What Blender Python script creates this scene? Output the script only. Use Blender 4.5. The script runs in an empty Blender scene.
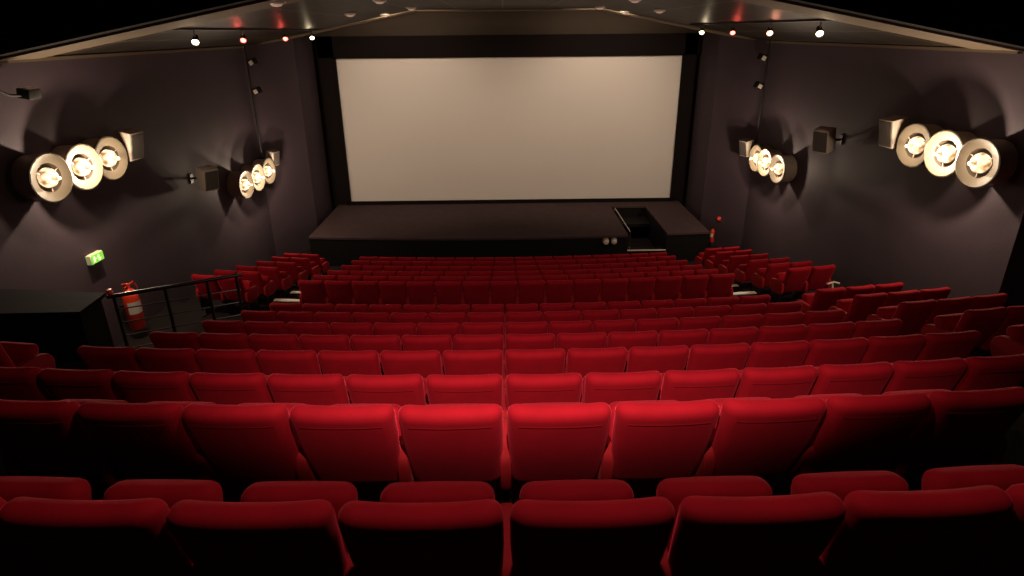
import bpy, bmesh, math, random
from mathutils import Vector, Matrix
PI = math.pi
sc = bpy.context.scene
COL = sc.collection
H = 6.52            # eye height above the lowest floor, in front of the stage

# ------------------------------------------------------------------ camera, world, exposure, main lights
cam_d = bpy.data.cameras.new('camera')
cam = bpy.data.objects.new('camera', cam_d)
COL.objects.link(cam)
cam_d.sensor_width = 36
cam_d.lens = 625 / 1024 * 36
cam_d.clip_start = 0.05
cam.matrix_world = (Matrix.Translation((0, 0, H)) @ Matrix.Rotation(math.radians(-0.55), 4, 'Z')
                    @ Matrix.Rotation(PI / 2 - math.atan(257 / 625), 4, 'X') @ Matrix.Rotation(-0.0095, 4, 'Z'))
sc.camera = cam

world = bpy.data.worlds.new('world')
sc.world = world
world.use_nodes = True
bg = world.node_tree.nodes['Background']
bg.inputs[0].default_value = (0.9, 0.75, 0.7, 1)
bg.inputs[1].default_value = 0.0

sc.view_settings.view_transform = 'Standard'
sc.view_settings.look = 'None'
sc.view_settings.exposure = 0.0
sc.view_settings.gamma = 1.0
sc.view_settings.use_curve_mapping = False
sc.cycles.use_denoising = True
sc.cycles.max_bounces = 5
sc.cycles.diffuse_bounces = 3
sc.cycles.sample_clamp_indirect = 3.0
sc.cycles.use_light_tree = True

WARM = (1.0, 0.77, 0.56)
P_LAMP_NEAR, P_LAMP_FAR = 130.0, 78.0
SIDE_NEAR, SIDE_FAR = 0.19, 0.5     # the middle lamp of each three burns brightest
P_BULB = 5.0
P_HOUSE = 1000.0
P_SEAT_FILL = 84.0
P_WASH = 265.0
P_TRACK = 3.0


def spot(name, loc, target, power, color, size, blend, radius):
    d = bpy.data.lights.new(name, 'SPOT')
    d.energy = power; d.color = color; d.spot_size = math.radians(size)
    d.spot_blend = blend; d.shadow_soft_size = radius
    o = bpy.data.objects.new(name, d); COL.objects.link(o)
    o.location = loc
    o.rotation_euler = (Vector(target) - Vector(loc)).to_track_quat('-Z', 'Y').to_euler()
    return o


# the house light over the rear seats: a wide soft downlight in the low ceiling
spot('house_light_beam', (0.05, 0.60, H + 1.00), (0.30, 3.20, H - 2.05), P_HOUSE, (1.0, 0.76, 0.64), 72, 1.0, 0.008)
# an added weak, wide fill for the dark side seats, no fixture behind it
spot('seat_fill_light', (0.2, 1.8, H + 0.98), (0.2, 2.6, H - 3.0), P_SEAT_FILL, (1.0, 0.76, 0.64), 160, 0.5, 0.15)

# ------------------------------------------------------------------ materials
def mat(name, base, rough=0.8, metal=0.0, spec=0.5, emis=None, estr=0.0, sheen=0.0, sheen_tint=(1, 1, 1), bump=None, var=None):
    m = bpy.data.materials.new(name); m.use_nodes = True
    nt = m.node_tree; b = nt.nodes['Principled BSDF']
    b.inputs['Base Color'].default_value = (*base, 1)
    b.inputs['Roughness'].default_value = rough
    b.inputs['Metallic'].default_value = metal
    b.inputs['Specular IOR Level'].default_value = spec
    if sheen:
        b.inputs['Sheen Weight'].default_value = sheen
        b.inputs['Sheen Roughness'].default_value = 0.35
        b.inputs['Sheen Tint'].default_value = (*sheen_tint, 1)
    if emis:
        b.inputs['Emission Color'].default_value = (*emis, 1)
        b.inputs['Emission Strength'].default_value = estr
    if var or bump:
        tc = nt.nodes.new('ShaderNodeTexCoord')
        no = nt.nodes.new('ShaderNodeTexNoise')
        nt.links.new(tc.outputs['Object'], no.inputs['Vector'])
    if var:
        scale, amt = var
        no.inputs['Scale'].default_value = scale
        no.inputs['Detail'].default_value = 5
        mx = nt.nodes.new('ShaderNodeMixRGB')
        mx.inputs[1].default_value = (*[c * (1 - amt) for c in base], 1)
        mx.inputs[2].default_value = (*[min(1, c * (1 + amt)) for c in base], 1)
        nt.links.new(no.outputs['Fac'], mx.inputs[0])
        nt.links.new(mx.outputs[0], b.inputs['Base Color'])
    if bump:
        n2 = nt.nodes.new('ShaderNodeTexNoise')
        nt.links.new(tc.outputs['Object'], n2.inputs['Vector'])
        n2.inputs['Scale'].default_value = bump[0]
        bp = nt.nodes.new('ShaderNodeBump')
        bp.inputs['Strength'].default_value = bump[1]
        bp.inputs['Distance'].default_value = 0.01
        nt.links.new(n2.outputs['Fac'], bp.inputs['Height'])
        nt.links.new(bp.outputs[0], b.inputs['Normal'])
    return m


M = {}
M['red'] = mat('red_velvet', (0.31, 0.0042, 0.0115), 0.85, spec=0.12, sheen=0.45, sheen_tint=(1, 0.07, 0.12), var=(9, 0.18), bump=(220, 0.08))
M['red_pipe'] = mat('red_piping', (0.16, 0.003, 0.006), 0.9, spec=0.1)
M['arm'] = mat('red_arm_pad', (0.32, 0.008, 0.012), 0.8, spec=0.2, sheen=0.3, sheen_tint=(1, 0.15, 0.15))
M['frame'] = mat('black_seat_metal', (0.012, 0.012, 0.012), 0.5, spec=0.4)
M['wall'] = mat('plum_black_wall', (0.056, 0.038, 0.048), 0.72, spec=0.28, var=(0.9, 0.22), bump=(35, 0.25))
M['carpet'] = mat('dark_carpet', (0.020, 0.014, 0.013), 0.95, spec=0.1, var=(12, 0.25))
M['stage'] = mat('stage_carpet', (0.066, 0.041, 0.043), 0.95, spec=0.1, var=(3, 0.2))
M['black'] = mat('matt_black', (0.006, 0.005, 0.005), 0.8, spec=0.2)
M['ceil_black'] = mat('black_ceiling', (0.010, 0.007, 0.006), 0.85, spec=0.15)
M['tan_edge'] = mat('tan_band_and_lamplight', (0.15, 0.112, 0.072), 0.7, spec=0.3)  # tan of the near band, also paints lamplight along ceiling edges
M['bulkhead'] = mat('brown_bulkhead', (0.075, 0.056, 0.042), 0.85, spec=0.2, var=(2, 0.1))
M['mask'] = mat('black_masking_cloth', (0.010, 0.007, 0.007), 0.95, spec=0.1)
M['screen'] = mat('screen_cloth', (0.74, 0.69, 0.65), 0.9, spec=0.1, var=(0.5, 0.03))
M['cream'] = mat('cream_lamp_ring', (0.085, 0.068, 0.045), 0.5, spec=0.4)
M['can'] = mat('tan_lamp_can', (0.30, 0.24, 0.19), 0.45, spec=0.5)
M['cup'] = mat('dark_lamp_cup', (0.035, 0.025, 0.018), 0.4, spec=0.5)
M['speaker'] = mat('speaker_box', (0.30, 0.25, 0.20), 0.6, spec=0.4)
M['grille'] = mat('speaker_grille', (0.05, 0.042, 0.034), 0.7, bump=(120, 0.8))
M['metal'] = mat('black_rail_metal', (0.09, 0.085, 0.085), 0.28, metal=0.9)
M['chrome'] = mat('chrome', (0.6, 0.58, 0.55), 0.25, metal=1.0)
M['nosing'] = mat('pale_step_nosing', (0.82, 0.70, 0.55), 0.5)
M['ext_red'] = mat('extinguisher_red', (0.85, 0.055, 0.02), 0.3, spec=0.6)
M['white'] = mat('white_label', (0.75, 0.68, 0.6), 0.5)
M['green'] = mat('green_sign', (0.05, 0.5, 0.1), 0.4, emis=(0.32, 0.75, 0.06), estr=0.8)
M['signcase'] = mat('sign_case', (0.75, 0.75, 0.5), 0.5, emis=(0.62, 0.7, 0.28), estr=0.2)
M['pict'] = mat('sign_pictogram', (0.9, 0.95, 0.8), 0.5, emis=(0.85, 0.95, 0.55), estr=0.8)
M['led'] = mat('red_led', (0.6, 0.02, 0.02), 0.4, emis=(1, 0.05, 0.03), estr=0.5)
M['pale_lens'] = mat('pale_unlit_lens', (0.75, 0.66, 0.56), 0.3)
M['counter'] = mat('black_counter_top', (0.012, 0.010, 0.011), 0.85, spec=0.1, var=(20, 0.15))

# bulb: bright filament pattern in a glass
def bulb_mat():
    m = bpy.data.materials.new('bulb_glass'); m.use_nodes = True
    nt = m.node_tree; b = nt.nodes['Principled BSDF']
    b.inputs['Base Color'].default_value = (0.25, 0.18, 0.10, 1); b.inputs['Roughness'].default_value = 0.2
    tc = nt.nodes.new('ShaderNodeTexCoord'); vo = nt.nodes.new('ShaderNodeTexVoronoi')
    vo.inputs['Scale'].default_value = 11
    nt.links.new(tc.outputs['Object'], vo.inputs['Vector'])
    cr = nt.nodes.new('ShaderNodeValToRGB')
    cr.color_ramp.elements[0].color = (1.0, 0.80, 0.50, 1); cr.color_ramp.elements[1].color = (0.20, 0.09, 0.03, 1)
    cr.color_ramp.elements[1].position = 0.75
    nt.links.new(vo.outputs['Distance'], cr.inputs[0])
    nt.links.new(cr.outputs[0], b.inputs['Emission Color'])
    b.inputs['Emission Strength'].default_value = 2.3
    return m
M['bulb'] = bulb_mat()

def ceiling_mat():
    m = bpy.data.materials.new('ceiling_tiles'); m.use_nodes = True
    nt = m.node_tree; b = nt.nodes['Principled BSDF']
    b.inputs['Roughness'].default_value = 0.45
    b.inputs['Specular IOR Level'].default_value = 0.06
    tc = nt.nodes.new('ShaderNodeTexCoord')
    br = nt.nodes.new('ShaderNodeTexBrick')
    br.offset = 0.0
    br.inputs['Color1'].default_value = (0.020, 0.015, 0.012, 1)
    br.inputs['Color2'].default_value = (0.026, 0.019, 0.015, 1)
    br.inputs['Mortar'].default_value = (0.12, 0.095, 0.07, 1)
    br.inputs['Scale'].default_value = 1.0
    br.inputs['Mortar Size'].default_value = 0.018
    br.inputs['Brick Width'].default_value = 1.2
    br.inputs['Row Height'].default_value = 1.2
    nt.links.new(tc.outputs['Object'], br.inputs['Vector'])
    nt.links.new(br.outputs['Color'], b.inputs['Base Color'])
    return m
M['ceil'] = ceiling_mat()

# ------------------------------------------------------------------ helpers
def link(name, me, parent=None):
    o = bpy.data.objects.new(name, me); COL.objects.link(o)
    if parent: o.parent = parent
    return o

def mesh(name, bm, m, parent=None, smooth=True, angle=40):
    me = bpy.data.meshes.new(name)
    bmesh.ops.recalc_face_normals(bm, faces=bm.faces)
    bm.to_mesh(me); bm.free()
    me.materials.append(m)
    if smooth:
        me.polygons.foreach_set('use_smooth', [True] * len(me.polygons))
        me.set_sharp_from_angle(angle=math.radians(angle))
    return link(name, me, parent)

def thing(name, label, cat, loc=(0, 0, 0), rz=0, group=None):
    o = bpy.data.objects.new(name, None); COL.objects.link(o)
    o.location = loc; o.rotation_euler = (0, 0, rz)
    o.empty_display_size = 0.1
    return tag(o, label, cat, group)

def tag(o, label, cat, group=None):
    o['label'] = label; o['category'] = cat
    if group: o['group'] = group
    return o

def struct(name, bm, m, smooth=False):
    o = mesh(name, bm, m, smooth=smooth); o['kind'] = 'structure'
    return o

def rbox(sx, sy, sz, r=0.0, seg=3, cx=0, cz=0, center=(0, 0, 0), rot=None, bm=None, fn=None):
    b = bmesh.new()
    bmesh.ops.create_cube(b, size=1, matrix=Matrix.Diagonal((sx, sy, sz, 1)))
    if r > 0:
        bmesh.ops.bevel(b, geom=b.edges[:], offset=r, segments=seg, profile=0.5, affect='EDGES')
    for n, ax, s in ((cx, 0, sx), (cz, 2, sz)):
        for i in range(1, n):
            v = -s / 2 + s * i / n
            co = [0, 0, 0]; no = [0, 0, 0]; co[ax] = v; no[ax] = 1
            bmesh.ops.bisect_plane(b, geom=b.verts[:] + b.edges[:] + b.faces[:], plane_co=co, plane_no=no)
    if fn:
        for v in b.verts: v.co = fn(v.co)
    mt = Matrix.Translation(center)
    if rot: mt = mt @ rot
    b.transform(mt)
    if bm is None: return b
    me = bpy.data.meshes.new('t'); b.to_mesh(me); b.free(); bm.from_mesh(me); bpy.data.meshes.remove(me)
    return bm

def R(ax, deg): return Matrix.Rotation(math.radians(deg), 4, ax)

def tube(pts, r, n=8, bm=None, cap=True):
    bm = bm or bmesh.new()
    pts = [Vector(p) for p in pts]
    rings = []
    for i, p in enumerate(pts):
        d = (pts[min(i + 1, len(pts) - 1)] - pts[max(i - 1, 0)]).normalized()
        q = d.to_track_quat('Z', 'Y')
        rr = r[i] if isinstance(r, (list, tuple)) else r
        rings.append([bm.verts.new(p + q @ Vector((rr * math.cos(2 * PI * k / n), rr * math.sin(2 * PI * k / n), 0))) for k in range(n)])
    for a, b in zip(rings, rings[1:]):
        for k in range(n):
            bm.faces.new((a[k], a[(k + 1) % n], b[(k + 1) % n], b[k]))
    if cap:
        bm.faces.new(rings[0][::-1]); bm.faces.new(rings[-1])
    return bm

def lathe(prof, n=32, mat4=None, close=False):
    """profile of (radius, height) turned about local z"""
    bm = bmesh.new(); rings = []
    for r, z in prof:
        if r < 1e-6: rings.append([bm.verts.new((0, 0, z))])
        else: rings.append([bm.verts.new((r * math.cos(2 * PI * k / n), r * math.sin(2 * PI * k / n), z)) for k in range(n)])
    prs = list(zip(rings, rings[1:]))
    if close: prs.append((rings[-1], rings[0]))
    for a, b in prs:
        for k in range(n):
            k2 = (k + 1) % n
            if len(a) == 1 and len(b) == 1: continue
            if len(a) == 1: bm.faces.new((a[0], b[k], b[k2]))
            elif len(b) == 1: bm.faces.new((a[k], a[k2], b[0]))
            else: bm.faces.new((a[k], a[k2], b[k2], b[k]))
    if mat4: bm.transform(mat4)
    return bm

def prism(poly, z0, z1, bm=None):
    bm = bm or bmesh.new()
    lo = [bm.verts.new((x, y, z0)) for x, y in poly]; hi = [bm.verts.new((x, y, z1)) for x, y in poly]
    n = len(poly)
    bm.faces.new(lo[::-1]); bm.faces.new(hi)
    for i in range(n): bm.faces.new((lo[i], lo[(i + 1) % n], hi[(i + 1) % n], hi[i]))
    return bm

# ------------------------------------------------------------------ seating plan
S = 0.528
SF = 0.52          # pitch of the front blocks
RAD = 37.0
bow = lambda x: x * x / (2 * RAD)
YR = [1.487, 2.547, 3.56, 4.64, 5.665, 6.72, 7.77, 8.78]
ZR = [-1.308, -1.645, -2.065, -2.455, -2.823, -3.19, -3.538, -3.864]
YF = [10.755, 11.66, 12.67, 13.785, 14.785, 15.65]
ZF = [-4.27, -4.517, -4.797, -5.09, -5.33, -5.533]
TOP = 0.98
XL, XR = -7.1, 7.3

# ------------------------------------------------------------------ floor: curved seating terraces
def terrace(bm, y0, y1, z, x0, x1, flat0=False, flat1=False, base=-0.3, n=24):
    xs = [x0 + (x1 - x0) * i / n for i in range(n + 1)]
    a = [(x, y0 + (0 if flat0 else bow(x))) for x in xs]
    b = [(x, y1 + (0 if flat1 else bow(x))) for x in xs]
    prism(a + b[::-1], base, z, bm)

bm = bmesh.new()
LIP = 0.10
terrace(bm, -2.5, 0.45 - LIP, H - 1.297 - TOP + 0.34, XL, 8.3, flat0=True)
terrace(bm, 0.45 - LIP, YR[0] - LIP, H - 1.297 - TOP + 0.34, XL, 8.3)
for k in range(8):
    y1 = YR[k + 1] if k < 7 else 9.85
    xl = XL if k < 6 else (-5.46 if k == 6 else -3.95)
    terrace(bm, YR[k] - LIP, y1 - (LIP if k < 7 else 0), H + ZR[k] - TOP, xl, 8.3)
terrace(bm, YR[6] - LIP, 9.85, H + ZF[0] - TOP, XL, -3.95)      # sunken landing on the left
terrace(bm, 9.85, YF[1] - LIP, H + ZF[0] - TOP, XL, 8.3)
for k in range(1, 6):
    y1 = YF[k + 1] - LIP if k < 5 else 22.1
    terrace(bm, YF[k] - LIP, y1, H + ZF[k] - TOP, XL, 8.3, flat1=(k == 5))
struct('floor', bm, M['carpet'])

# ------------------------------------------------------------------ walls
ZT = H + 1.5
WT = 0.2
def wall(name, pts, m=None, z0=-0.3, z1=ZT, side=1):
    """a wall with thickness along a run of plan points; side=+1 puts the thickness to the left of the run"""
    b = bmesh.new(); vs = [Vector(p) for p in pts]; outer = []
    for i, p in enumerate(vs):
        d1 = (vs[i] - vs[i - 1]).normalized() if i else (vs[1] - vs[0]).normalized()
        d2 = (vs[i + 1] - vs[i]).normalized() if i < len(vs) - 1 else d1
        n1 = Vector((-d1.y, d1.x)) * side; n2 = Vector((-d2.y, d2.x)) * side
        nn = (n1 + n2).normalized(); k = 1 / max(0.3, nn.dot(n1))
        outer.append(p + nn * WT * k)
    for i in range(len(vs) - 1):
        prism([tuple(vs[i]), tuple(vs[i + 1]), tuple(outer[i + 1]), tuple(outer[i])], z0, z1, b)
    return struct(name, b, m or M['wall'])

wall('wall_left', [(XL, -2.7), (XL, 18.35), (-6.15, 19.75), (-6.15, 21.9)], side=1)
wall('wall_right', [(XR, 8.45), (XR, 18.35), (6.4, 19.75), (6.4, 21.9)], side=-1)
wall('wall_alcove', [(8.3, -2.7), (8.3, 8.45), (XR + 0.2, 8.45)], side=-1)
b = prism([(-6.35, 21.8), (6.6, 21.8), (6.6, 22.0), (-6.35, 22.0)], -0.3, ZT)
struct('wall_screen', b, M['bulkhead'])
b = prism([(XL - 0.2, -2.9), (8.5, -2.9), (8.5, -2.7), (XL - 0.2, -2.7)], -0.3, ZT)
struct('wall_back', b, M['wall'])

# ------------------------------------------------------------------ ceiling
CX = 0.1
prof = [(XL - 0.1, -0.32), (-2.5, 0.56), (2.75, 0.56), (XR + 0.1, -0.32)]
def vault(y0, y1, th, dz=0.0, n_y=1):
    b = bmesh.new(); n = len(prof)
    lo = [[b.verts.new((x, y, H + z + dz)) for x, z in prof] for y in (y0, y1)]
    hi = [[b.verts.new((x, y, H + z + dz + th)) for x, z in prof] for y in (y0, y1)]
    for i in range(n - 1):
        b.faces.new((lo[0][i], lo[0][i + 1], lo[1][i + 1], lo[1][i]))
        b.faces.new((hi[0][i], hi[0][i + 1], hi[1][i + 1], hi[1][i]))
    for j in (0, 1):
        for i in range(n - 1): b.faces.new((lo[j][i], lo[j][i + 1], hi[j][i + 1], hi[j][i]))
    for i in (0, n - 1): b.faces.new((lo[0][i], lo[1][i], hi[1][i], hi[0][i]))
    return b
struct('ceiling', vault(9.3, 19.6, 0.15), M['ceil'])
# tan painted band along the near edge of the tiled vault, and lamplight painted on at its far end
struct('trim_1', vault(9.28, 10.2, 0.03, -0.035), M['tan_edge'])
struct('trim_2', vault(18.7, 19.62, 0.03, -0.035), M['tan_edge'])
# thin tan strips painting in the lamplight where the walls meet the vault
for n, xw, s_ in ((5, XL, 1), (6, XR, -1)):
    struct('trim_%d' % n, rbox(0.07, 9.0, 0.05, center=(xw + s_ * 0.035, 13.8, H - 0.335)), M['tan_edge'])
# black downstand that closes the tiled vault towards the low rear ceiling
b = vault(9.02, 9.28, 1.2, 0.0)
struct('trim_3', b, M['ceil_black'])
b = prism([(XL - 0.2, -2.9), (8.5, -2.9), (8.5, 9.1), (XL - 0.2, 9.1)], H + 1.2, H + 1.4)
struct('ceiling_rear', b, M['ceil_black'])
b = prism([(XL - 0.2, 19.6), (XR + 0.2, 19.6), (XR + 0.2, 22.0), (XL - 0.2, 22.0)], H + 1.2, H + 1.4)
struct('ceiling_front', b, M['ceil_black'])
b = rbox(XR + 0.2 - XL + 0.2, 0.1, 0.6, center=((XL + XR) / 2, 19.66, H + 1.0))
struct('trim_4', b, M['ceil_black'])

# ------------------------------------------------------------------ projection screen
t = thing('projection_screen', 'large blank cream cinema screen with black cloth masking above the stage', 'screen', (0.2, 21.5, H - 5.5))
mesh('screen_surface', rbox(11.31, 0.03, 4.73, center=(0, 0.03, 2.385)), M['screen'], t, smooth=False)
bm = bmesh.new()
rbox(12.3, 0.12, 0.64, center=(0, 0.0, 5.07), bm=bm)
rbox(0.52, 0.12, 5.4, center=(-5.91, 0.0, 2.69), bm=bm)
rbox(0.40, 0.12, 5.4, center=(5.85, 0.0, 2.69), bm=bm)
rbox(11.5, 0.12, 0.12, center=(0, 0.0, -0.04), bm=bm)
mesh('masking', bm, M['mask'], t, smooth=False)
bm = bmesh.new()
for x in (-5.62, 5.62): rbox(0.07, 0.05, 4.75, center=(x, -0.06, 2.39), bm=bm)
rbox(11.3, 0.05, 0.06, center=(0, -0.06, 4.75), bm=bm)
mesh('border_tape', bm, M['mask'], t, smooth=False)

# ------------------------------------------------------------------ stage with stair notch
SX0, SX1, SB = -5.85, 6.1, 21.45
def sfront(x): return 17.47 + x * x / 105
def stage_poly(x0, x1, yb, n=16):
    xs = [x0 + (x1 - x0) * i / n for i in range(n + 1)]
    return [(x, sfront(x)) for x in xs] + [(x1, yb), (x0, yb)]
SZ = H - 5.6
st = thing('stage', 'low wide stage platform in dark plum carpet below the screen', 'stage', (0, 17.5, 0))
off = Matrix.Translation((0, -17.5, 0))
bm = bmesh.new()
prism(stage_poly(SX0, 3.62, SB), SZ - 0.06, SZ, bm)
prism(stage_poly(4.8, SX1, SB, 6), SZ - 0.06, SZ, bm)
prism([(3.62, 20.85), (4.8, 20.85), (4.8, SB), (3.62, SB)], SZ - 0.06, SZ, bm)
bm.transform(off); mesh('stage_top', bm, M['stage'], st, smooth=False)
bm = bmesh.new()
FL = H + ZF[5] - TOP
def inset(p, d=0.03): return [(x, y + d) for x, y in p]
prism(inset(stage_poly(SX0, 3.62, SB - 0.03)), FL, SZ - 0.06, bm)
prism(inset(stage_poly(4.8, SX1, SB - 0.03, 6)), FL, SZ - 0.06, bm)
prism([(3.62, 20.88), (4.8, 20.88), (4.8, SB), (3.62, SB)], FL, SZ - 0.06, bm)
bm.transform(off); mesh('stage_fascia', bm, M['black'], st, smooth=False)
bm = bmesh.new()
rbox(1.16, 0.35, 0.38, center=(4.21, 17.9, FL + 0.19), bm=bm)
mesh('step', bm, M['black'], st, smooth=False).location = (0, -17.5, 0)
mesh('step_edge', rbox(1.16, 0.05, 0.025, center=(4.21, 17.72 - 17.5, FL + 0.395)), M['nosing'], st, smooth=False)
mesh('landing', rbox(1.16, 0.9, 0.10, center=(4.21, 20.4 - 17.5, FL + 0.5)), M['counter'], st, smooth=False)
bm = tube([(3.72, 0.35, FL + 0.1), (3.72, 0.35, SZ + 0.02), (3.68, 2.9, SZ + 0.06), (3.68, 2.9, SZ - 0.02)], 0.018)
mesh('handrail', bm, M['chrome'], st)

for i, (x, lab) in enumerate(((2.95, 'left of two small round pale lights on the stage front beside the stair'),
                              (3.19, 'right of two small round pale lights on the stage front beside the stair'))):
    t = thing('stage_spotlight', lab, 'light', (x, sfront(x) - 0.0, H - 5.76), group='round lights on the stage front')
    mesh('housing', lathe([(0, 0.03), (0.075, 0.03), (0.095, 0.0), (0.095, -0.09), (0.085, -0.10), (0.08, -0.09)], 24, R('X', 90)), M['can'], t).location = (0, -0.02, 0)
    mesh('lens', lathe([(0, 0.045), (0.05, 0.038), (0.078, 0.02)], 20, R('X', 90)), M['pale_lens'], t).location = (0, -0.08, 0)

# ------------------------------------------------------------------ cinema seat
def back_mesh(near):
    w, h, th = 0.508, 0.60, 0.115
    def fn(c):
        u = c.x / (w / 2); v = (c.z + h / 2) / h          # v 0 bottom .. 1 top
        c = c.copy()
        if v > 0.86 and c.y < 0:                          # padded roll along the top of the back
            c.y -= 0.003
        elif c.y < 0:
            c.y += 0.010 * min(1, (0.86 - v) * 5)
        c.x *= 0.92 + 0.08 * min(1, v * 1.5)
        c.z += 0.006 * abs(u) ** 2.2 * (v ** 3) - 0.006 * v ** 4
        c.y += 0.016 * abs(u) ** 2.4                       # wings wrap forwards
        c.y += 0.20 * (1 - v) - 0.03 * math.sin(v * PI)   # reclined, bowed
        return c
    if near:                                              # welt seam under the padded roll, following the back
        zc_ = 0.845 * h - h / 2
        pts = [fn(Vector((-0.20 + 0.40 * i / 16, -th / 2, zc_))) + Vector((0, -0.0005, 0)) for i in range(17)]
        global seam; seam = tube(pts, 0.0035, 6)
    return rbox(w, th, h, 0.052, 4, cx=10, cz=9, fn=fn)

def make_seat(name, near=False, end=False):
    root = bpy.data.objects.new(name, None); COL.objects.link(root); root.empty_display_size = 0.1
    bk = back_mesh(near); bk.transform(Matrix.Translation((0, 0.005, TOP - 0.32)))
    back = mesh('backrest', bk, M['red'], root, angle=60)
    if near:
        seam.transform(Matrix.Translation((0, 0.005, TOP - 0.32)))
        mesh('piping', seam, M['red_pipe'], back)
    def cf(c):
        c = c.copy(); u = c.x / 0.215
        c.y += 0.012 * (1 - u * u) * (1 if c.y > 0 else -0.3)
        return c
    cu = rbox(0.43, 0.125, 0.40, 0.05, 4, cx=6, cz=4, fn=cf)
    cu.transform(Matrix.Translation((0, 0.345, 0.522)) @ R('X', -17))
    mesh('seat_cushion', cu, M['red'], root, angle=60)
    xs = (-S / 2, S / 2) if end else (-S / 2,)
    for x in xs:
        ar = bmesh.new(); pr = []
        for (cy, cz, rr, a0) in ((0.36, 0.50, 0.125, 0), (0.13, 0.565, 0.06, 90), (0.13, 0.43, 0.06, 180), (0.38, 0.45, 0.09, 270)):
            for q in range(7):
                a = math.radians(a0 + q * 15); pr.append((cy + rr * math.cos(a), cz + rr * math.sin(a)))
        prism(pr, -0.028, 0.028, ar)
        bmesh.ops.bevel(ar, geom=[e for e in ar.edges if abs(e.verts[0].co.z - e.verts[1].co.z) < 1e-4], offset=0.014, segments=3, profile=0.5, affect='EDGES')
        ar.transform(Matrix.Translation((x, 0, 0)) @ Matrix(((0, 0, 1, 0), (1, 0, 0, 0), (0, 1, 0, 0), (0, 0, 0, 1))))
        mesh('armrest', ar, M['arm'], root, angle=60)
        f = bmesh.new()
        rbox(0.035, 0.30, 0.36, 0.012, 2, center=(x, 0.25, 0.32), bm=f)
        rbox(0.032, 0.12, 0.20, 0.008, 2, center=(x, 0.27, 0.10), bm=f)
        rbox(0.06, 0.36, 0.025, 0.008, 2, center=(x, 0.27, 0.0135), bm=f)
        mesh('side_frame', f, M['frame'], root)
    hb = tube([(-S / 2, 0.26, 0.40), (S / 2, 0.26, 0.40)], 0.018)
    mesh('hinge_bar', hb, M['frame'], root)
    return root

protos = {}
def seat(kind, loc, rz, label, group):
    near, end = kind
    if kind not in protos:
        o = make_seat('cinema_seat', near, end); protos[kind] = o
    else:
        src = protos[kind]
        o = src.copy(); COL.objects.link(o)
        for ch in list(src.children):
            c = ch.copy(); COL.objects.link(c); c.parent = o
            for g in ch.children:
                d = g.copy(); COL.objects.link(d); d.parent = c
    o.location = loc; o.rotation_euler = (0, 0, rz)
    return tag(o, label, 'cinema seat', group)

ORD = ['first', 'second', 'third', 'fourth', 'fifth', 'sixth', 'seventh', 'eighth', 'ninth', 'tenth', 'eleventh', 'twelfth',
       'thirteenth', 'fourteenth', 'fifteenth', 'sixteenth']
def on_arc(a, y0, dy=0.0):
    """a = distance along the row from the centre line"""
    ph = a / RAD
    x = RAD * math.sin(ph) - 0.028
    return x, y0 + RAD * (1 - math.cos(ph)) + dy, ph

NL = [4, 5, 7, 7, 7, 7, 7, 7]
NR = [4, 5, 7, 8, 8, 8, 8, 8]
look_r = ['shadowed dark red seat', 'large bright topped red seat', 'bright red tip-up seat', 'red tip-up seat', 'red tip-up seat',
          'dim red tip-up seat', 'dim red tip-up seat', 'dark red tip-up seat']
rowname = ['nearest row', 'second row from camera', 'third row from camera', 'fourth row from camera', 'fifth row from camera',
           'sixth row from camera', 'seventh row from camera', 'last row before cross aisle']
for k in range(8):
    for i in range(-NL[k], NR[k]):
        x, y, ph = on_arc((i + 0.5) * S, YR[k])
        if k < 3:                                          # the nearest rows sit a touch skewed
            x += (0.020, 0.013, 0.005)[k]; y += 0.013 * max(0, -x)
        side = ('%s left of centre gap' % ORD[-i - 1]) if i < 0 else ('%s right of centre gap' % ORD[i])
        seat((k < 3, i == NR[k] - 1), (x, y, H + ZR[k] - TOP), ph,
             '%s, %s, %s' % (look_r[k], side, rowname[k]), 'seats of the centre block behind the cross aisle')
for k in range(6):
    for i in range(-7, 9):
        x, y, ph = on_arc(i * SF - 0.02, YF[k])
        row = 'front row by the stage' if k == 5 else '%s row from stage' % ORD[5 - k]
        seat((False, i == 8), (x, y, H + ZF[k] - TOP), ph,
             'dim red seat, %s from left in centre block, %s' % (ORD[i + 7], row), 'seats of the centre block before the stage')
# side blocks
pos3 = ['aisle end', 'middle', 'wall end']
for k, n, a0 in ((7, 3, 5.04), (6, 3, 5.07), (5, 3, 5.02), (4, 3, 5.03), (3, 2, 5.0)):
    for j in range(n):
        x, y, ph = on_arc(a0 + (j + 0.5) * S, YR[k], 0.09)
        p = pos3[j] if n == 3 else ('aisle end', 'wall end')[j]
        seat((False, j == n - 1), (x, y, H + ZR[k] - TOP), ph + 0.03,
             'dark red side block seat, %s, %s row up from right cross aisle' % (p, ORD[7 - k]), 'seats of the rear right side block')
for j in range(3):
    x, y, ph = on_arc(-4.50 - (j + 0.5) * S, YR[3], 0.06)
    seat((False, j == 0), (x, y, H + ZR[3] - TOP), ph - 0.03,
         'dark red seat %s at left edge, near black counter' % ('nearest the aisle', 'second from the aisle', 'third from the aisle')[j],
         'seats of the rear left side block')
for sgn, a0, nm in ((1, 5.50, 'right'), (-1, 5.06, 'left')):
    for k in range(6):
        for j in range(2):
            x, y, ph = on_arc(sgn * (a0 + (j + 0.5) * SF), YF[k], 0.08)
            seat((False, (j == 1) if sgn > 0 else (j == 0)), (x, y, H + ZF[k] - TOP), ph + sgn * 0.05,
                 'red seat on the %s, %s side block, %s row from stage' % (('aisle side', 'wall side')[j], nm, ORD[5 - k]),
                 'seats of the front %s side block' % nm)

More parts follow.
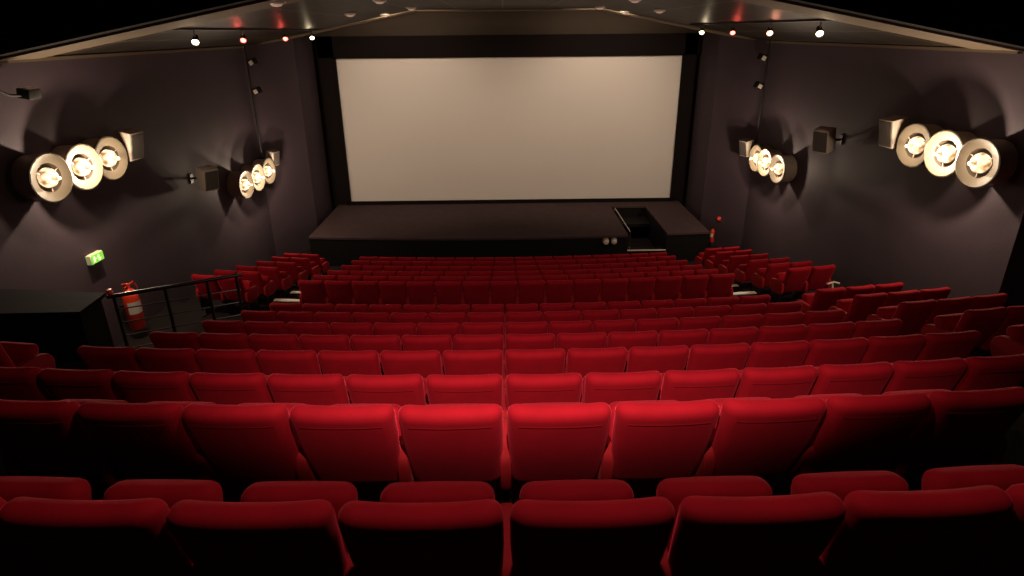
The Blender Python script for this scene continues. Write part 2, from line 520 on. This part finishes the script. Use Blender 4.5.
# ------------------------------------------------------------------ aisle steps with pale nosings
for sgn, xa, xb, nm in ((1, 4.48, 5.42, 'right'), (-1, -5.00, -3.96, 'left')):
    for k in range(5):
        xm = (xa + xb) / 2
        yy = YF[k + 1] - LIP + bow(xm)
        zlo, zhi = H + ZF[k + 1] - TOP, H + ZF[k] - TOP
        t = thing('aisle_step', 'pale edged aisle step, %s aisle, %s step down from the cross aisle' % (nm, ORD[k]), 'step',
                  (xm, yy, zlo), math.atan(xm / RAD), 'steps of the %s front aisle' % nm)
        w = xb - xa - 0.04
        mesh('tread', rbox(w, 0.40, zhi - zlo, 0.004, 1, center=(0, 0.205, (zhi - zlo) / 2)), M['carpet'], t)
        mesh('nosing', rbox(w, 0.11, 0.025, 0.006, 1, center=(0, 0.36, zhi - zlo + 0.013)), M['nosing'], t)

# ------------------------------------------------------------------ round wall lamps, three on each bracket
CAN_L, RR = 0.33, 0.365
def wall_lamp(loc, rz, label, grp, power):
    """local +z (turned to +x) is the direction the lamp faces"""
    t = thing('round_wall_lamp', label, 'wall lamp', loc, rz, grp)
    f = R('Y', 90)
    mesh('lamp_can', lathe([(0.20, -CAN_L), (0.33, -CAN_L), (0.345, -0.02), (0.345, 0.0), (0.335, 0.0), (0.32, -CAN_L + 0.02), (0.20, -CAN_L + 0.02)], 40, f), M['can'], t)
    mesh('lamp_ring', lathe([(RR, 0.0), (RR, 0.022), (RR - 0.02, 0.03), (0.235, -0.012), (0.215, -0.02), (0.21, -0.035), (0.24, -0.03), (RR - 0.02, 0.0)], 48, f, close=True), M['cream'], t)
    mesh('reflector_cup', lathe([(0.212, -0.02), (0.20, -0.10), (0.13, -0.17), (0.0, -0.18), ], 36, f), M['cup'], t)
    g = lathe([(0.0, 0.170), (0.022, 0.162), (0.032, 0.14), (0.034, 0.062), (0.07, 0.055), (0.11, 0.035), (0.140, 0.0), (0.150, -0.05), (0.12, -0.11), (0.06, -0.15), (0.05, -0.17)], 24, f)
    bo = mesh('bulb', g, M['bulb'], t)
    bm = bmesh.new()
    for k in range(3):
        a = k * 2 * PI / 3 + 0.4
        rbox(0.11, 0.014, 0.014, center=(0.155, 0, -0.03), bm=bm)
        bm.transform(R('Z', 120))
    bm.transform(f); mesh('bulb_clip', bm, M['can'], t)
    ld = bpy.data.lights.new('lamp_light', 'POINT'); ld.energy = power; ld.color = WARM; ld.shadow_soft_size = 0.03
    lo = bpy.data.objects.new('lamp_light', ld); COL.objects.link(lo); lo.parent = t
    lo.location = (0.21, 0, 0)
    return t

place = {0: 'nearest the camera', 1: 'middle', 2: 'nearest the screen'}
sets = [(-1, [9.27, 10.06, 10.80], -1.95, 'near left wall', P_LAMP_NEAR, 11),
        (-1, [16.12, 16.97, 17.83], -3.63, 'far left wall', P_LAMP_FAR, 8),
        (1, [9.07, 9.83, 10.60], -1.85, 'near right wall', P_LAMP_NEAR, 11),
        (1, [15.75, 16.58, 17.18], -3.30, 'far right wall', P_LAMP_FAR, 8)]
for sgn, ys, z, nm, pw, yaw in sets:
    xw = XL if sgn < 0 else XR
    xr = xw - sgn * 0.37
    for j, y in enumerate(ys):
        rz = math.radians(-yaw) if sgn < 0 else math.radians(180 + yaw)
        wall_lamp((xr, y, H + z), rz, 'lit round drum lamp on the %s, %s of its three' % (nm, place[j]), 'round drum lamps on the %s' % nm,
                  pw * (1.0 if j == 1 else (SIDE_NEAR if 'near' in nm else SIDE_FAR)))
    b = rbox(0.05, ys[2] - ys[0] + 0.5, 0.10, 0.01, 1, center=(xw - sgn * 0.027, (ys[0] + ys[2]) / 2, H + z))
    o = mesh('lamp_bracket', b, M['frame'])
    tag(o, 'flat black mounting bar behind the three round lamps, %s' % nm, 'bracket')

# ------------------------------------------------------------------ wall speakers
def speaker(sgn, y, z, s, label, tilt=12, yaw=35):
    xw = XL if sgn < 0 else XR
    t = thing('wall_speaker', label, 'speaker', (xw - sgn * (0.17 + s * 0.42), y, H + z), group='box speakers on the side walls')
    rm = R('Z', -sgn * 90 * 1.0 + sgn * yaw * -1) if False else R('Z', (-90 + -yaw * 0) if sgn < 0 else 90)
    rm = rm @ R('Z', (-yaw) if sgn < 0 else yaw) @ R('X', -tilt)
    # local -y ... +y is the front of the cabinet
    b = bmesh.new()
    rbox(s * 0.72, s * 0.62, s, 0.02, 2, bm=b); b.transform(rm)
    mesh('cabinet', b, M['speaker'], t)
    b = bmesh.new()
    rbox(s * 0.62, 0.02, s * 0.88, 0.008, 1, center=(0, s * 0.315, 0), bm=b); b.transform(rm)
    mesh('grille', b, M['grille'], t)
    b = tube([(0, 0, 0), (sgn * (0.15 + s * 0.42), 0, 0)], 0.025, 8)
    rbox(0.02, 0.14, 0.2, center=(sgn * (0.155 + s * 0.42), 0, 0), bm=b)
    mesh('bracket', b, M['frame'], t)
    return t
speaker(-1, 11.42, -1.82, 0.50, 'box speaker on the left wall beside the near lamps', yaw=8)
speaker(-1, 14.1, -3.02, 0.50, 'box speaker on the left wall between the two lamp groups')
speaker(-1, 18.35, -3.35, 0.42, 'small box speaker on the left wall beyond the far lamps', yaw=20)
speaker(1, 11.25, -1.72, 0.50, 'box speaker on the right wall beside the near lamps', yaw=8)
speaker(1, 13.65, -2.24, 0.50, 'box speaker on the right wall between the two lamp groups')
speaker(1, 18.0, -3.15, 0.45, 'small box speaker on the right wall beyond the far lamps', yaw=20)

# ------------------------------------------------------------------ vertical pipes with two small floodlights near the screen
def pipe_lights(sgn, x, y, z0, heads, label):
    t = thing('lighting_pipe', label, 'lighting pipe', (x, y, 0), group='pipes with floodlights beside the screen')
    mesh('pipe', tube([(0, 0, H - 0.30), (0, 0, H + z0)], 0.022, 8), M['frame'], t)
    for z in heads:
        b = rbox(0.20, 0.16, 0.18, 0.02, 2); b.transform(Matrix.Translation((-sgn * 0.16, -0.02, H + z)) @ R('Y', sgn * 25) @ R('Z', sgn * 20))
        h = mesh('floodlight_head', b, M['frame'], t)
        b = rbox(0.13, 0.012, 0.11, 0.004, 1); b.transform(Matrix.Translation((-sgn * 0.16, -0.02, H + z)) @ R('Y', sgn * 25) @ R('Z', sgn * 20) @ Matrix.Translation((0, -0.085, 0)))
        mesh('lens', b, M['pale_lens'], h)
        b = tube([(0, 0, H + z + 0.05), (-sgn * 0.12, 0, H + z + 0.02)], 0.015, 6)
        mesh('clamp', b, M['frame'], t)
pipe_lights(-1, -6.93, 18.05, -3.15, (-0.72, -1.46), 'thin black pipe with two small floodlights, left of the screen')
pipe_lights(1, 7.12, 17.85, -3.0, (-0.72, -1.44), 'thin black pipe with two small floodlights, right of the screen')

# arm-mounted floodlight high on the near left wall
t = thing('arm_floodlight', 'small floodlight on a bent black arm high on the left wall', 'floodlight', (-7.1, 9.1, H - 0.55))
mesh('arm', tube([(0.03, -0.55, 0.10), (0.18, -0.35, -0.02), (0.22, 0.05, -0.22), (0.22, 0.28, -0.24)], 0.022, 8), M['frame'], t)
mesh('wall_plate', rbox(0.03, 0.14, 0.14, 0.005, 1, center=(0.016, -0.55, 0.10)), M['frame'], t)
hd = rbox(0.18, 0.26, 0.14, 0.015, 2); hd.transform(Matrix.Translation((0.25, 0.40, -0.22)) @ R('Y', 10)); hd = mesh('floodlight_head', hd, M['frame'], t)
b = rbox(0.13, 0.19, 0.012, 0.004, 1); b.transform(Matrix.Translation((0.26, 0.40, -0.148)) @ R('Y', 10)); mesh('lens', b, M['pale_lens'], hd)

# ------------------------------------------------------------------ ceiling track spotlights
def lens_mat(name, col, s): return mat(name, (0.8, 0.6, 0.4), 0.3, emis=col, estr=s)
M['on_warm'] = lens_mat('lit_lens_warm', (1.0, 0.80, 0.50), 14)
M['on_red'] = lens_mat('lit_lens_red', (1.0, 0.10, 0.08), 7)
M['on_orange'] = lens_mat('lit_lens_orange', (1.0, 0.45, 0.28), 11)
M['off_pink'] = mat('dim_lens_pink', (0.7, 0.45, 0.38), 0.4, emis=(1, 0.6, 0.45), estr=0.25)
def ceil_z(x):
    if x < -2.5: return -0.32 + (x - prof[0][0]) * 0.88 / (-2.5 - prof[0][0])
    if x > 2.75: return -0.32 + (prof[3][0] - x) * 0.88 / (prof[3][0] - 2.75)
    return 0.56
def track_spot(x, y, lens, light, label, grp, drop=0.19, dome=False):
    cz = ceil_z(x)
    t = thing('track_spotlight' if not dome else 'ceiling_downlight', label, 'ceiling light', (x, y, H + cz), group=grp)
    s = 1 if x > 0 else -1
    if dome:
        mesh('housing', lathe([(0, 0), (0.13, -0.005), (0.13, -0.03), (0.10, -0.05), (0.09, -0.05)], 20), M['pale_lens'], t)
        mesh('lens', lathe([(0.092, -0.045), (0.06, -0.075), (0, -0.085)], 20), M['off_pink'], t)
        if y > 16:
            d = bpy.data.lights.new('wash_light', 'SPOT'); d.energy = P_WASH; d.color = WARM; d.shadow_soft_size = 0.05
            d.spot_size = math.radians(110); d.spot_blend = 0.9
            o = bpy.data.objects.new('wash_light', d); COL.objects.link(o); o.parent = t; o.location = (0, 0, -0.10)
            o.rotation_euler = (Vector((s * 3.2, 21.5, -2.2)) - Vector((x, y, cz))).to_track_quat('-Z', 'Y').to_euler()
        return
    mesh('stem', tube([(0, 0, 0.0), (0, 0, -drop + 0.02)], 0.014, 8), M['chrome'], t)
    dirv = Vector((-s * 0.25, -0.95, -0.60)).normalized()
    q = dirv.to_track_quat('Z', 'Y').to_matrix().to_4x4()
    hm = lathe([(0, -0.12), (0.035, -0.12), (0.045, -0.09), (0.06, 0.06), (0.056, 0.06), (0.045, 0.0), (0, 0.0)], 20, Matrix.Translation((0, 0, -drop)) @ q)
    mesh('lamp_head', hm, M['frame'], t)
    mesh('lens', lathe([(0, 0.062), (0.03, 0.055), (0.054, 0.035)], 16, Matrix.Translation((0, 0, -drop)) @ q), lens, t)
    if light:
        d = bpy.data.lights.new('spot_light', 'POINT'); d.energy = P_TRACK; d.color = light; d.shadow_soft_size = 0.03
        o = bpy.data.objects.new('spot_light', d); COL.objects.link(o); o.parent = t
        o.location = Vector((0, 0, -drop)) + dirv * 0.10
W3 = (1, .78, .5); R3 = (1, .10, .07); O3 = (1, .35, .2)
for x, lst, side in ((-5.0, [(10.99, 'on_warm', W3, 'warm'), (13.01, 'on_red', R3, 'red'), (15.52, 'on_red', R3, 'red'), (17.69, 'on_warm', W3, 'warm')], 'left'),
                     (5.0, [(10.61, 'on_warm', W3, 'warm'), (12.6, 'on_orange', O3, 'orange'), (14.65, 'on_red', R3, 'red'), (16.93, 'on_warm', W3, 'warm')], 'right')):
    for i, (y, l, c, nm) in enumerate(lst):
        track_spot(x, y, M[l], c, '%s lit ceiling spotlight, %s from the camera on the %s track' % (nm, ORD[i], side), 'lit spotlights of the %s track' % side)
    b = rbox(0.035, 7.9, 0.03, center=(x, 14.1, H + ceil_z(x) - 0.02), rot=R('Y', 11 * (1 if x > 0 else -1)))
    o = mesh('lighting_track', b, M['metal'], smooth=False)
    tag(o, 'thin metal lighting track along the %s ceiling slope' % side, 'lighting track')
small = [(-3.2, 9.75, 'left', 'nearest the camera'), (-3.35, 15.0, 'left', 'outer'), (-3.1, 17.9, 'left', 'farthest outer'), (-2.25, 12.6, 'left', 'inner near'), (-2.2, 16.5, 'left', 'inner far'),
         (2.45, 17.2, 'right', 'inner far'), (3.25, 18.1, 'right', 'farthest outer'), (2.55, 13.2, 'right', 'inner near'), (3.5, 15.2, 'right', 'outer'), (3.15, 9.75, 'right', 'nearest the camera')]
for x, y, side, w in small:
    track_spot(x, y, M['off_pink'], None, 'small dim pinkish ceiling light, %s ceiling, the %s one' % (side, w), 'small dim ceiling lights', dome=True)

# added unseen box round the house light; its curved plate darkens the nearest row
t = thing('house_light_blocker', 'added unseen black box with a curved light-cutting plate in the rear ceiling above the camera', 'ceiling light', (0.05, 0.60, H + 1.0))
bm = bmesh.new()
rbox(0.5, 0.02, 0.36, center=(0, -0.25, 0.02), bm=bm)
for x in (-0.26, 0.26): rbox(0.02, 0.52, 0.36, center=(x, 0, 0.02), bm=bm)
rbox(0.54, 0.54, 0.02, center=(0, 0, 0.19), bm=bm)
mesh('housing', bm, M['frame'], t, smooth=False)
edge = [(-0.25 + 0.5 * i / 24, 0.102 + 1.1 * (-0.25 + 0.5 * i / 24) ** 2) for i in range(25)]
mesh('cutoff_plate', prism([(0.25, -0.24), *edge[::-1], (-0.25, -0.24)], -0.152, -0.150), M['frame'], t, smooth=False)  # unseen plate added to keep the beam off the nearest seats

# ------------------------------------------------------------------ left landing: counter, railing, exit sign, extinguisher
zc = H - 3.26
t = thing('black_counter', 'wide black box counter with a dull flat top against the left wall', 'counter', (-6.28, 7.65, H + ZR[5] - TOP))
lz = zc - (H + ZR[5] - TOP)
bm = prism([(-0.80, -0.36), (0.84, -0.33), (0.80, 0.30), (-0.80, 0.50)], lz - 0.05, lz)
mesh('counter_top', bm, M['counter'], t, smooth=False)
bm = prism([(-0.78, -0.28), (0.78, -0.26), (0.75, 0.25), (-0.78, 0.42)], 0.0, lz - 0.05)
mesh('counter_body', bm, M['black'], t, smooth=False)

A, B = Vector((-5.36, 7.86)), Vector((-3.90, 8.57))
zb = H + ZR[6] - TOP
t = thing('guard_railing', 'black metal guard railing with four posts left of the seating', 'railing', (A.x, A.y, zb))
d = B - A
hz = zc - zb
def rp(u, z): return (d.x * u, d.y * u, z)
mesh('handrail', tube([rp(-0.03, hz - 0.02), rp(1.02, hz + 0.0)], 0.028, 10), M['metal'], t)
for u in (0.02, 0.40, 0.73, 0.97):
    mesh('post', tube([rp(u, 0.0), rp(u, hz - 0.02)], 0.024, 8), M['frame'], t)
for i in range(4):
    mesh('rail_bar', tube([rp(0.0, hz - 0.22 - i * 0.20), rp(0.99, hz - 0.22 - i * 0.20)], 0.010, 8), M['metal'], t)
o = mesh('knob', lathe([(0, 0.05), (0.03, 0.04), (0.045, 0.0), (0.03, -0.03), (0, -0.03)], 16), M['ext_red'], t)
o.location = rp(0.0, hz + 0.04); o['label'] = 'red cap on the end post'

t = thing('exit_sign', 'small green glowing exit sign with running figure on the left wall', 'exit sign', (XL, 10.2, H - 3.53))
mesh('case', rbox(0.09, 0.34, 0.16, 0.008, 1, center=(0.050, 0, 0)), M['signcase'], t)
mesh('face', rbox(0.012, 0.32, 0.14, center=(0.098, 0, 0)), M['green'], t, smooth=False)
bm = bmesh.new()
px = 0.116
rbox(0.006, 0.028, 0.028, center=(px, 0.03, 0.055), bm=bm)                               # head
rbox(0.006, 0.026, 0.065, center=(px, 0.045, 0.012), rot=R('X', -12), bm=bm)              # torso
rbox(0.006, 0.016, 0.06, center=(px, 0.015, 0.02), rot=R('X', 60), bm=bm)
rbox(0.006, 0.018, 0.065, center=(px, 0.075, -0.04), rot=R('X', -45), bm=bm)
rbox(0.006, 0.018, 0.060, center=(px, 0.02, -0.045), rot=R('X', 25), bm=bm)
rbox(0.006, 0.06, 0.12, center=(px, -0.12, 0.0), bm=bm)                                   # door
rbox(0.006, 0.05, 0.014, center=(px, -0.05, 0.0), bm=bm)                                  # arrow
bm.transform(Matrix.Translation((0.022, 0, 0)) @ Matrix.Scale(0.8, 4)); bm.transform(Matrix.Translation((-0.008, 0, 0))); mesh('pictogram', bm, M['pict'], t, smooth=False)

def extinguisher(loc, rz, s, label, grp, full=True):
    t = thing('fire_extinguisher', label, 'fire extinguisher', loc, rz, grp)
    sc_ = Matrix.Scale(s, 4)
    mesh('cylinder', lathe([(0, 0), (0.10, 0.0), (0.115, 0.02), (0.115, 0.56), (0.10, 0.62), (0.06, 0.67), (0.03, 0.69), (0.03, 0.72), (0, 0.72)], 28, sc_), M['ext_red'], t)
    b = bmesh.new()
    n = 12
    va = [[b.verts.new((0.1165 * math.cos(a), 0.1165 * math.sin(a), z)) for a in [(-70 + 140 * k / n) * PI / 180 - 0.4 for k in range(n + 1)]] for z in (0.28, 0.48)]
    for k in range(n): b.faces.new((va[0][k], va[0][k + 1], va[1][k + 1], va[1][k]))
    b.transform(sc_); mesh('label_sticker', b, M['white'], t)
    b = bmesh.new()
    rbox(0.03, 0.16, 0.02, 0.005, 1, center=(0, -0.05, 0.78), rot=R('X', -18), bm=b)
    rbox(0.03, 0.14, 0.02, 0.005, 1, center=(0, -0.04, 0.735), bm=b)
    rbox(0.045, 0.05, 0.07, 0.008, 1, center=(0, 0, 0.74), bm=b)
    b.transform(sc_); mesh('valve_handle', b, M['ext_red'] if full else M['frame'], t)
    b = tube([(0, 0.03, 0.74), (0.02, 0.12, 0.76), (0.03, 0.17, 0.66), (0.03, 0.165, 0.40), (0.03, 0.15, 0.25)], [0.013, 0.013, 0.013, 0.013, 0.022], 8)
    b.transform(sc_); mesh('hose', b, M['ext_red'] if full else M['frame'], t)
    b = rbox(0.05, 0.16, 0.05, center=(-0.14, 0, 0.40)); b.transform(sc_)
    mesh('wall_bracket', b, M['frame'], t)
    return t
extinguisher((-6.88, 10.60, H - 5.06), 0, 1.15, 'large red fire extinguisher with white label on the left wall', 'fire extinguishers')
extinguisher((6.62, 19.08, H - 6.33), math.radians(218), 0.62, 'small red fire extinguisher by the right end of the stage', 'fire extinguishers', full=False)
t = thing('call_point', 'tiny red call point above the small extinguisher right of stage', 'call point', (6.78, 19.10, H - 5.57), math.radians(218))
mesh('box', rbox(0.05, 0.12, 0.12, 0.01, 1), M['ext_red'], t)
mesh('button', lathe([(0, 0.012), (0.03, 0.008), (0.035, 0)], 14, Matrix.Translation((0.026, 0, 0)) @ R('Y', 90)), M['led'], t)

# small pale bracket behind the last side seat on the right
t = thing('pale_bracket', 'small pale metal foldaway bracket under the right side block end seat', 'bracket', (6.50, 11.3, H + ZF[0] - TOP))
mesh('post', tube([(0, 0, 0), (-0.05, 0, 0.35), (-0.10, 0, 0.62)], 0.02, 8), M['nosing'], t)
mesh('arm', tube([(-0.20, 0, 0.60), (-0.08, 0, 0.64), (0.04, 0, 0.61)], 0.018, 8), M['nosing'], t)
